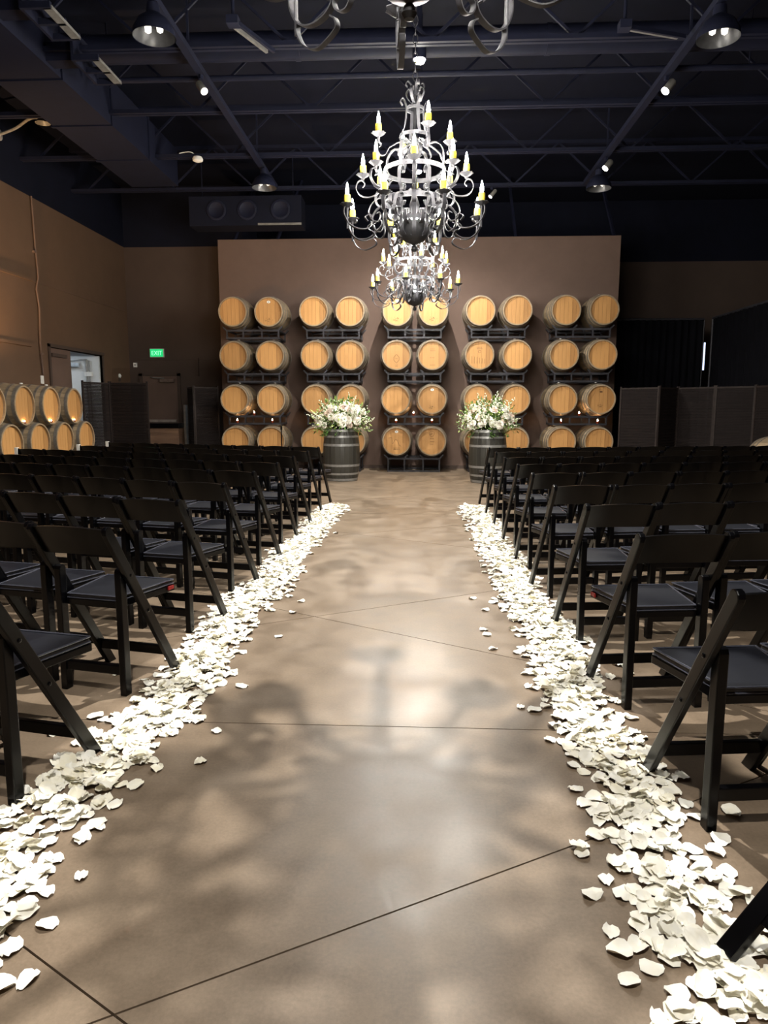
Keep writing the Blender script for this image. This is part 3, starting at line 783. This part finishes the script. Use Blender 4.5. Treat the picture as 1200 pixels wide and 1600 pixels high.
def bouquet(x, y, z, label, seed):
    rr = random.Random(seed)
    t = empty('flower_arrangement', (x, y, z)); tag(t, label, 'flowers', 'flower arrangements')
    MB().lathe([(.15, 0), (.19, .1), (.18, .1), (.14, .02), (0, .02)], 20).build('bowl', RESIN, t, True)
    def dirv(az, el): return Vector((math.cos(az)*math.cos(el), math.sin(az)*math.cos(el), math.sin(el)))
    def shell(d, k=1.0): return Vector((d.x*.50, d.y*.36, .10+d.z*.44))*k
    n = 0
    while n < 36:
        d = dirv(rr.uniform(-PI, PI) if n % 3 == 0 else rr.uniform(-PI*.95, -PI*.05), rr.uniform(.02, 1.2))
        p = shell(d, rr.uniform(.72, .95)); p.z = max(p.z, .06)
        src = rr.choice(rose_protos); o = src.copy(); C.objects.link(o); o.parent = t
        o.location = p; dd = (d+Vector((0, -.4, .2))).normalized(); o.rotation_euler = dd.to_track_quat('Z', 'Y').to_euler()
        s_ = rr.uniform(.8, 1.15); o.scale = (s_,)*3; n += 1
    for k in range(16):       # tall spikes of small flowers
        az = rr.uniform(-PI, 0); el = rr.uniform(.15, 1.35) if k < 11 else rr.uniform(-.1, .3)
        d = dirv(az, el); p0 = shell(d, .55); p1 = shell(d, rr.uniform(1.12, 1.32)); p1.z += .03
        mb = MB()
        for j in range(16):
            v = .35+.65*j/15; c = p0.lerp(p1, v)+Vector((rr.gauss(0, .014), rr.gauss(0, .014), rr.gauss(0, .01)))
            r_ = .019*(1.25-v*.7); q_ = [c+Vector(a)*r_ for a in ((1,0,0),(-1,0,0),(0,1,0),(0,-1,0),(0,0,1),(0,0,-1))]
            mb.add(q_, [(0,2,4),(2,1,4),(1,3,4),(3,0,4),(2,0,5),(1,2,5),(3,1,5),(0,3,5)])
        sp = mb.build('flower_spike', FILL, t)
        MB().tube([p0*.2, p0, p1], [.004, .004, .002], 5).build('stem', LEAF, sp)
    mb = MB(); mb2 = MB(); fl = MB()
    for k in range(900):
        d = dirv(rr.uniform(-PI, PI), rr.uniform(-.25, 1.3)); p = shell(d, rr.uniform(.5, 1.08))
        e = (d+Vector((rr.gauss(0, .5), rr.gauss(0, .5), rr.gauss(0, .5)))).normalized()
        sd = e.cross(Vector((rr.random()-.5, rr.random()-.5, 1))).normalized()
        (mb if k % 3 else mb2).add(leaf_quad(p, e, sd, rr.uniform(.05, .1), rr.uniform(.011, .02)), [(0, 1, 2, 3)])
    for k in range(420):
        d = dirv(rr.uniform(-PI, PI), rr.uniform(-.15, 1.25)); c = shell(d, rr.uniform(.8, 1.04)); r_ = rr.uniform(.007, .015)
        q_ = [c+Vector(a)*r_ for a in ((1,0,0),(-1,0,0),(0,1,0),(0,-1,0),(0,0,1),(0,0,-1))]
        fl.add(q_, [(0,2,4),(2,1,4),(1,3,4),(3,0,4),(2,0,5),(1,2,5),(3,1,5),(0,3,5)])
    for k in range(9):        # trailing sprigs over the rim
        az = rr.uniform(-PI, 0); p = Vector((math.cos(az)*.24, math.sin(az)*.24, .06))
        for j in range(16):
            p = p+Vector((math.cos(az)*.008+rr.gauss(0, .006), math.sin(az)*.006, -.009))
            e = Vector((rr.gauss(0, 1), rr.gauss(0, 1)-.4, -.5)).normalized()
            mb.add(leaf_quad(p, e, e.cross(Vector((0, 0, 1))).normalized(), .05, .014), [(0, 1, 2, 3)])
    mb.build('foliage', LEAF, t, kind='stuff'); mb2.build('foliage', LIME, t, kind='stuff'); fl.build('filler_blossoms', FILL, t, kind='stuff')
    return t
bouquet(-1.385, 12.7, BL-.028, 'tall arrangement of white roses and greenery on the black barrel at the exit door side', 21)
bouquet(1.20, 12.5, BL-.028, 'tall arrangement of white roses and greenery on the black barrel at the curtain side', 33)
for o in rose_protos: bpy.data.objects.remove(o)

# ---------------------------------------------------------------- chairs
def make_chair():
    t = empty('folding_chair')
    FY, BY, TZ = .19, -.30, .785
    def py(z): return FY+(BY-FY)*z/TZ
    for s_ in (-1, 1):
        mb = MB(); x = s_*.186; d = Vector((0, BY-FY, TZ)).normalized(); nrm = Vector((0, d.z, -d.y)); wd = .024
        # side board with a rounded head, cut flat at the floor
        prof = []
        base = Vector((0, FY, 0)); top = Vector((0, BY, TZ))
        hw = wd/d.z
        prof += [Vector((0, FY+hw, 0)), top-d*.024+nrm*wd]
        for a in (30, 60, 90, 120, 150): 
            aa = math.radians(a); prof.append(top-d*.024+nrm*wd*math.cos(aa)+d*wd*math.sin(aa))
        prof += [top-d*.024-nrm*wd, Vector((0, FY-hw, 0))]
        n = len(prof)
        mb.add([Vector((x-.012, p.y, p.z)) for p in prof]+[Vector((x+.012, p.y, p.z)) for p in prof],
               [tuple(range(n-1, -1, -1)), tuple(range(n, 2*n))]+[(i, (i+1) % n, n+(i+1) % n, n+i) for i in range(n)])
        o = mb.build('side_post', RESIN, t, bevel=.004)
        # rear leg with rounded top
        lx = s_*.156; ly = -.172; h = .585
        prof = [(ly-.021, 0), (ly+.021, 0), (ly+.021, h-.02), (ly+.015, h-.006), (ly, h), (ly-.015, h-.006), (ly-.021, h-.02)]
        mb = MB(); n = 7
        mb.add([(lx-.016, a, b) for a, b in prof]+[(lx+.016, a, b) for a, b in prof], [tuple(range(n-1, -1, -1)), tuple(range(n, 2*n))]+[(i, (i+1) % n, n+(i+1) % n, n+i) for i in range(n)])
        mb.build('rear_leg', RESIN, t, bevel=.004)
        for z in (.55, .36):
            m_ = Matrix.Translation((s_*.198, py(z), z)) @ Matrix.Rotation(s_*PI/2, 4, 'Y')
            MB().lathe([(.008, -.002), (.008, .003), (.004, .005), (0, .005)], 8).tf(m_).build('bolt', RESIN, o)
    # curved back board following the lean
    vs = []; N = 10
    for th in (0, .018):
        for zl in (.650, .715, .775):
            for i in range(N+1):
                u = i/N*2-1
                z = zl+(.014*(1-u*u) if zl > .7 else .006*(1-u*u)); y = py(z)-.026*(1-u*u)+th-.009
                vs.append((u*.174, y, z))
    fs = []; K = N+1
    for j in range(2):
        for i in range(N):
            fs.append((j*K+i, j*K+i+1, (j+1)*K+i+1, (j+1)*K+i)); b = 3*K
            fs.append((b+j*K+i, b+(j+1)*K+i, b+(j+1)*K+i+1, b+j*K+i+1))
    for i in range(N):
        fs.append((i, 3*K+i, 3*K+i+1, i+1)); fs.append((2*K+i, 2*K+i+1, 5*K+i+1, 5*K+i))
    for j in range(2):
        fs.append((j*K, (j+1)*K, 3*K+(j+1)*K, 3*K+j*K)); fs.append((j*K+N, 3*K+j*K+N, 3*K+(j+1)*K+N, (j+1)*K+N))
    o = mesh_obj('backrest', vs, fs, RESIN, t, True); o.data.set_sharp_from_angle(angle=math.radians(40))
    # seat
    def trap(z0, z1, g=0.):
        f, b = .190-g, .136-g
        return MB().add([(-b, -.165+g, z0), (b, -.165+g, z0), (f, .205-g, z0-.004), (-f, .205-g, z0-.004), (-b, -.165+g, z1), (b, -.165+g, z1), (f, .205-g, z1-.004), (-f, .205-g, z1-.004)],
                        [(0,3,2,1),(4,5,6,7),(0,1,5,4),(1,2,6,5),(2,3,7,6),(3,0,4,7)])
    trap(.398, .428).build('seat_frame', RESIN, t, bevel=.004)
    pad = trap(.428, .452, .004).build('seat_pad', VINYL, t, bevel=.008)
    pp = [(-.132, -.161), (.132, -.161), (.186, .201), (-.186, .201), (-.132, -.161)]
    mb = MB()
    for zz in (.430, .449):
        for a, b in zip(pp, pp[1:]): mb.tube([(a[0], a[1], zz), (b[0], b[1], zz)], .0036, 6)
    mb.build('piping', PIPING, pad, True)
    MB().box(-.140, .140, -.186, -.158, .095, .138).build('rear_stretcher', RESIN, t, bevel=.004)
    MB().box(-.174, .174, py(.12)-.012, py(.12)+.012, .095, .140).build('front_stretcher', RESIN, t, bevel=.004)
    return t
chair0 = make_chair(); used = [False]
def place_chair(x, y, rz, label):
    t = copy_tree(chair0) if used[0] else chair0; used[0] = True
    t.location = (x, y, 0); t.rotation_euler = (0, 0, rz); tag(t, label, 'chair', 'black folding chairs facing the barrel wall'); return t
FROM_BACK = ['front row', 'second row', 'third row', 'fourth row', 'fifth row', 'sixth row', 'seventh row', 'eighth row', 'ninth row', 'tenth row']
aisle_chairs = {}
def block(side, rows, slope, rot, pitch, foot_x, foot_y0, counts, sidename):
    for k in rows:
        fy = foot_y0+.897*k
        for j in range(counts(k)):
            th = side*rot        # + turns counter-clockwise
            jit = R.uniform(-.012, .012)
            # aisle post foot is at (foot_x, fy): chair origin from local point (side*-.203, .19)
            lx, ly = -side*.186, .19
            ox = foot_x-(lx*math.cos(th)-ly*math.sin(th)); oy = fy-(lx*math.sin(th)+ly*math.cos(th))
            ox += side*pitch*math.cos(slope)*j; oy += pitch*math.sin(slope)*j+jit
            xx = 655+1110*ox/max(oy, .4)
            if (oy > .6 and -260 < xx < 1460):
                c = place_chair(ox, oy, th+R.uniform(-.02, .02), 'black folding chair, %s side, %s row from the barrel wall, %s from aisle' % (sidename, ORD[8-k], ORD[j]))
                if j == counts(k)-1 and k >= (6 if side < 0 else 7):
                    p = Vector((ox, oy, 0))+Matrix.Rotation(th, 3, 'Z') @ Vector((side*.186, -.322, 0))
                    cd = MB().box(-.022, .022, -.003, .003, .0, .085).box(-.022, .022, .003, .03, .08, .085).build('place_card', CARD)
                    cd.location = (p.x, p.y, .715); cd.rotation_euler = (0, 0, th); tag(cd, 'small white card hung on the outermost chair of the %s row, %s side' % (ORD[8-k], sidename), 'card', 'white cards on outer chairs')
                if k == 1 and j == 0:
                    MB().box(-side*.188-.003, -side*.188+.003, .150, .196, .405, .422).build('sticker', RED, c, label='small red sticker on the seat edge')
block(-1, range(0, 9), .32, .20, .43, -1.205, 2.455, lambda k: 9 if k < 7 else 8, 'exit door')
block(1, range(0, 9), .185, .13, .407, .825, 2.417, lambda k: 10, 'curtain')
# a folded chair leaning past the last row: only the foot of one side board is in the picture
t = empty('folded_chair', (.715, 1.565, 0)); tag(t, 'folded black chair leaning past the last row, only its foot showing', 'chair')
u = Vector((.30, -.95, 0)).normalized(); v = Vector((.66, .20, .72)).normalized(); w_ = u.cross(v).normalized()
FM = Matrix((u, v, w_)).transposed().to_4x4()
for x in (0, .37):
    MB().box(x, x+.05, .012, .88, -.012, .012).tf(FM).build('side_post', RESIN, t, bevel=.004)
MB().box(.05, .37, .74, .86, -.008, .008).tf(FM).build('backrest', RESIN, t, bevel=.004)
MB().box(.06, .36, .22, .58, -.02, .012).tf(FM).build('seat_pad', VINYL, t, bevel=.006)
MB().box(.05, .37, .12, .155, -.01, .01).tf(FM).build('front_stretcher', RESIN, t, bevel=.003)

# ---------------------------------------------------------------- chandeliers
def cup_wave(n): return lambda a, r: .09*math.cos(n*a)*(1 if r > .03 else 0)
def make_chandelier():
    t = empty('chandelier')
    Z0 = 2.74
    L = lambda z: z-Z0
    col = MB()
    col.lathe([(.0, L(2.74)), (.018, L(2.745)), (.03, L(2.765)), (.022, L(2.79)), (.012, L(2.80)), (.02, L(2.81)), (.09, L(2.835)), (.125, L(2.875)), (.14, L(2.93)), (.145, L(3.0)), (.14, L(3.0)), (.12, L(2.95)), (.02, L(2.9)), (.018, L(3.05)),
               (.03, L(3.1)), (.05, L(3.16)), (.03, L(3.22)), (.022, L(3.3)), (.022, L(3.68)), (.05, L(3.72)), (.022, L(3.76)), (.014, L(3.8)), (.014, L(4.16)), (0, L(4.16))], 20)
    col.build('column', IRON_DARK, t, True)
    for k in range(14):       # studs round the bowl
        a = 2*PI*k/14
        MB().lathe([(.008, 0), (.006, .006), (0, .008)], 6).tf(Matrix.Translation((.125*math.cos(a), .125*math.sin(a), L(2.87))) @ Matrix.Rotation(a, 4, 'Z') @ Matrix.Rotation(PI/2+.6, 4, 'Y')).build('stud', IRON, t) if k % 2 == 0 else None
    for name, z, r_, h in (('lower_ring', 3.19, .28, .045), ('upper_ring', 3.46, .28, .04), ('crown_ring', 3.76, .135, .03), ('crown_ring', 4.0, .075, .025), ('bowl_ring', 3.03, .15, .04)):
        o = MB().lathe([(r_, L(z)-h/2), (r_+.007, L(z)-h/2), (r_+.007, L(z)+h/2), (r_, L(z)+h/2)], 40, close=True).build(name, IRON, t, True)
        if r_ > .2:
            rv = MB()
            for k in range(24):
                a = 2*PI*k/24; rv.lathe([(.006, 0), (.004, .004), (0, .005)], 6)
                rv.v[-18:] = [Matrix.Translation(((r_+.007)*math.cos(a), (r_+.007)*math.sin(a), L(z))) @ Matrix.Rotation(a, 4, 'Z') @ Matrix.Rotation(PI/2, 4, 'Y') @ v for v in rv.v[-18:]]
            rv.build('rivets', IRON_DARK, o)
    for k in range(8):        # basket straps under the lower ring and scrolls between the rings
        a = PI/4*k
        MB().strip([(.10, L(2.86)), (.155, L(2.92)), (.165, L(3.03)), (.19, L(3.12)), (.26, L(3.21)), (.30, L(3.20)), (.305, L(3.14)), (.275, L(3.12))], .038, .007, a).build('basket_strap', IRON, t, True)
        MB().strip([(.25, L(3.27)), (.29, L(3.24)), (.345, L(3.29)), (.345, L(3.39)), (.295, L(3.43)), (.25, L(3.40)), (.27, L(3.37))], .03, .006, a+PI/8).build('ring_scroll', IRON, t, True)
        MB().strip([(.14, L(2.97)), (.19, L(2.99)), (.21, L(3.06)), (.18, L(3.09)), (.17, L(3.05))], .03, .006, a+PI/8).build('leaf_curl', IRON, t, True)
    for k in range(4):
        a = PI/2*k+.35+PI/4
        MB().strip([(.03, L(3.72)), (.12, L(3.68)), (.22, L(3.68)), (.285, L(3.60)), (.285, L(3.46))], .03, .007, a).build('brace_arm', IRON, t, True)
        MB().strip([(.15, L(3.74)), (.10, L(3.84)), (.085, L(3.95)), (.085, L(4.02)), (.12, L(4.08)), (.14, L(4.05)), (.12, L(4.02))], .03, .006, a+PI/4).build('crown_strap', IRON, t, True)
        MB().strip([(.02, L(4.05)), (.06, L(4.08)), (.09, L(4.14)), (.06, L(4.18)), (.045, L(4.15))], .026, .006, a).build('crown_curl', IRON, t, True)
        MB().strip([(.015, L(4.12)), (.03, L(4.19)), (.07, L(4.23)), (.09, L(4.20)), (.075, L(4.18))], .026, .006, a+PI/4).build('crown_curl', IRON, t, True)
        MB().strip([(.08, L(3.70)), (.14, L(3.66)), (.16, L(3.60)), (.12, L(3.57)), (.10, L(3.60))], .03, .006, a+PI/4).build('leaf_curl', IRON, t, True)
    # lower, middle and top candle arms
    def P(x, y): return ((x-590)*.001367, L(3.19)+(295-y)*.001367)
    lowA = [P(*p) for p in ((795, 292), (850, 297), (897, 335), (918, 392), (900, 435), (862, 445), (835, 415), (845, 385), (868, 395))]
    lowB = [P(*p) for p in ((925, 450), (945, 425), (915, 405), (893, 432), (903, 478), (950, 500), (1010, 498), (1062, 470), (1093, 410), (1082, 357), (1050, 345), (1035, 372), (1052, 388))]
    lowC = [P(*p) for p in ((905, 505), (885, 520), (880, 545), (915, 565), (970, 577), (1030, 550), (1062, 500), (1056, 470))]
    lowD = [P(*p) for p in ((795, 340), (815, 400), (812, 470), (835, 508), (875, 500), (890, 470), (868, 455))]
    mid = [(.285, L(3.33)), (.34, L(3.27)), (.42, L(3.235)), (.50, L(3.25)), (.545, L(3.31)), (.53, L(3.37)), (.49, L(3.385)), (.465, L(3.35)), (.485, L(3.325))]
    midb = [(.49, L(3.385)), (.48, L(3.41))]
    top = [(.25, L(3.64)), (.285, L(3.58)), (.335, L(3.57)), (.365, L(3.62)), (.35, L(3.68)), (.325, L(3.66)), (.34, L(3.64))]
    def candle(arm, r_, z, a):
        x, y = r_*math.cos(a), r_*math.sin(a)
        MB().lathe([(.012, z-.035), (.014, z-.02), (.03, z-.012), (.062, z+.012), (.062, z+.015), (.028, z-.004), (.0, z-.004)], 32, cup_wave(8), x, y).build('drip_cup', IRON, arm, True)
        MB().lathe([(.027, z-.004), (.028, z+.03), (.030, z+.05), (.028, z+.09), (.024, z+.094), (0, z+.09)], 14, lambda aa, rr: .05*math.sin(5*aa+r_*30), x, y).build('candle_sleeve', WAX, arm, True)
        MB().lathe([(.006, z+.09), (.014, z+.10), (.0165, z+.12), (.012, z+.15), (.005, z+.185), (.0, z+.20)], 10, None, x, y).build('flame_bulb', FLAME, arm, True)
    for k in range(8):
        a = PI/8+PI/4*k
        arm = MB().strip(lowA, .03, .007, a).strip(lowB, .03, .007, a).strip(lowC, .026, .006, a).strip(lowD, .026, .006, a).build('scroll_arm', IRON, t, True)
        candle(arm, .655, L(3.10), a)
        MB().tube([(.655*math.cos(a), .655*math.sin(a), L(2.90)), (.655*math.cos(a), .655*math.sin(a), L(3.07))], .009, 8).build('cup_post', IRON, arm)
    for k in range(8):
        a = PI/4*k
        arm = MB().strip(mid, .028, .007, a).strip(midb, .02, .02, a).build('scroll_arm', IRON, t, True)
        candle(arm, .48, L(3.425), a)
    for k in range(4):
        a = PI/2*k-PI/2+.35
        arm = MB().strip(top, .026, .006, a).strip([(.35, L(3.68)), (.35, L(3.72))], .02, .02, a).strip([(.02, L(3.72)), (.15, L(3.70)), (.25, L(3.64))], .026, .006, a).build('scroll_arm', IRON, t, True)
        candle(arm, .35, L(3.745), a)
    # lamp inside the basket
    MB().lathe([(.0, L(3.0)), (.025, L(3.02)), (.03, L(3.05)), (.015, L(3.10))], 10).tf(Matrix.Translation((.0, -.07, -.02))).build('basket_bulb', FLAME, t, True)
    z = 4.16; i = 0               # chain up to the roof
    while z < ZC-.12:
        lk = MB(); pts = [(.022*math.cos(b)*(1 if i % 2 else 0), .022*math.cos(b)*(0 if i % 2 else 1), L(z+.045)+.045*math.sin(b)) for b in [2*PI*q_/10 for q_ in range(11)]]
        lk.tube(pts, .005, 6, False).build('chain_link', IRON, t, True); z += .078; i += 1
    MB().lathe([(.09, L(ZC)), (.085, L(ZC)-.03), (.03, L(ZC)-.07), (.0, L(ZC)-.07)], 18).build('ceiling_rose', IRON_DARK, t, True)
    return t, Z0
ch, Z0 = make_chandelier()
for i, (x, y, rz, lab) in enumerate(((-.05, 2.95, math.radians(27.5), 'nearest wrought iron chandelier, only its lowest scrolls showing overhead'), (-.06, 7.0, 0, 'middle wrought iron chandelier of three tiers hanging over the aisle'), (-.08, 11.1, .2, 'far wrought iron chandelier hanging in front of the barrel wall'))):
    t = ch if i == 0 else copy_tree(ch)
    t.location = (x, y, Z0); t.rotation_euler = (0, 0, rz); tag(t, lab, 'chandelier', 'wrought iron chandeliers')

# ---------------------------------------------------------------- petals
def petal_mesh(seed):
    rr = random.Random(seed); L, W = rr.uniform(.050, .062), rr.uniform(.040, .054)
    cup = rr.uniform(.10, .34); curl = rr.uniform(-.2, .35); tw = rr.uniform(-.3, .3); ph = rr.uniform(0, 6); nt = rr.uniform(0, .1)
    vs = []; N = 5
    for j in range(N):
        v = j/(N-1)
        wv_ = math.sin(PI*min(1, .12+v*.80))**.7
        for i in range(N):
            u = i/(N-1)*2-1
            x = u*W/2*wv_*(1+.07*math.sin(ph+5*v))
            y = L*(v-.5)*(1-nt*(1-abs(u))*v)-.10*L*u*u*(v-.3)
            z = cup*W*.6*u*u*wv_+curl*L*.5*(v-.45)**2+tw*.25*W*u*(v-.5)+.0035*math.sin(ph+4*u+6*v)
            vs.append((x, y, z))
    zm = min(v[2] for v in vs); vs = [(a, b, c-zm) for a, b, c in vs]
    fs = [(j*N+i, j*N+i+1, (j+1)*N+i+1, (j+1)*N+i) for j in range(N-1) for i in range(N-1)]
    return vs, fs
PM = [petal_mesh(s_) for s_ in range(14)]
pm_me = []
for vs, fs in PM:
    me = bpy.data.meshes.new('rose_petal'); me.from_pydata(vs, [], fs); me.materials.append(PETAL)
    me.polygons.foreach_set('use_smooth', [True]*len(fs)); pm_me.append(me)
rp = random.Random(5); PET = []
grid = {}
def drop(x, y, side):
    key = (round(x/.035), round(y/.035)); h = grid.get(key, 0); grid[key] = h+1
    z = .0015+min(h, 4)*.0065
    tilt = .12+.16*min(h, 3)
    PET.append((x, y, z, rp.uniform(-tilt, tilt), rp.uniform(-tilt, tilt), rp.uniform(0, 2*PI), rp.uniform(.8, 1.18), rp.randrange(len(PM)), side, rp.random() < .22))
for side, xc, n in ((-1, -1.115, 3000), (1, .725, 3000)):
    for k in range(n):
        y = rp.uniform(1.15, 9.35)
        if y < 2.1 and rp.random() < .25: continue
        clump = .5+.5*math.sin(y*5.3+side)*math.sin(y*2.1+1.3)
        hw = .20+.05*clump
        u = rp.gauss(0, .42); 
        if abs(u) > 1.02: continue
        x = xc+hw*u+.03*math.sin(y*3.1+side*2)-(.05*side if y < 2.2 and side > 0 else 0)
        if rp.random() < .35 and abs(u) > .75: continue
        drop(x, y, side)
    for k in range(12):
        y = rp.uniform(1.2, 5); drop(xc+rp.choice((-1, 1))*rp.uniform(.27, .36), y, side)
order = sorted(range(len(PET)), key=lambda i: (PET[i][1]**2+(PET[i][0])**2))
def in_view(x, y):
    px = 655+1110*x/max(y, .2)*.985; d = y*.9885+1.28*.144-0.0; py = 638+1110*1.28/max(y, .2)*.965
    return -40 < px < 1240 and py < 1700
near = [i for i in order if in_view(PET[i][0], PET[i][1])][:300]
ns = set(near); rest = {-1: MB(), 1: MB()}
LABP = {-1: 'loose white rose petal near the open end of the petal border, exit door side', 1: 'loose white rose petal near the open end of the petal border, curtain side'}
for i, (x, y, z, rx, ry, rz, s_, m_, side, flip) in enumerate(PET):
    mt = Matrix.Translation((x, y, z+(.012*s_ if flip else 0)+.010*(abs(rx)+abs(ry)))) @ Matrix.Rotation(rz, 4, 'Z') @ Matrix.Rotation(rx+(PI if flip else 0), 4, 'X') @ Matrix.Rotation(ry, 4, 'Y') @ Matrix.Scale(s_, 4)
    if i in ns:
        o = bpy.data.objects.new('rose_petal', pm_me[m_]); C.objects.link(o); o.matrix_world = mt
        tag(o, LABP[side], 'petal', 'loose rose petals, exit door side' if side < 0 else 'loose rose petals, curtain side')
    else:
        rest[side].add([mt @ Vector(v) for v in PM[m_][0]], PM[m_][1])
for side, lab in ((-1, 'thick border of white rose petals along the aisle, exit door side'), (1, 'thick border of white rose petals along the aisle, curtain side')):
    o = rest[side].build('scattered_petals', PETAL, None, True); tag(o, lab, 'petals', None, 'stuff')
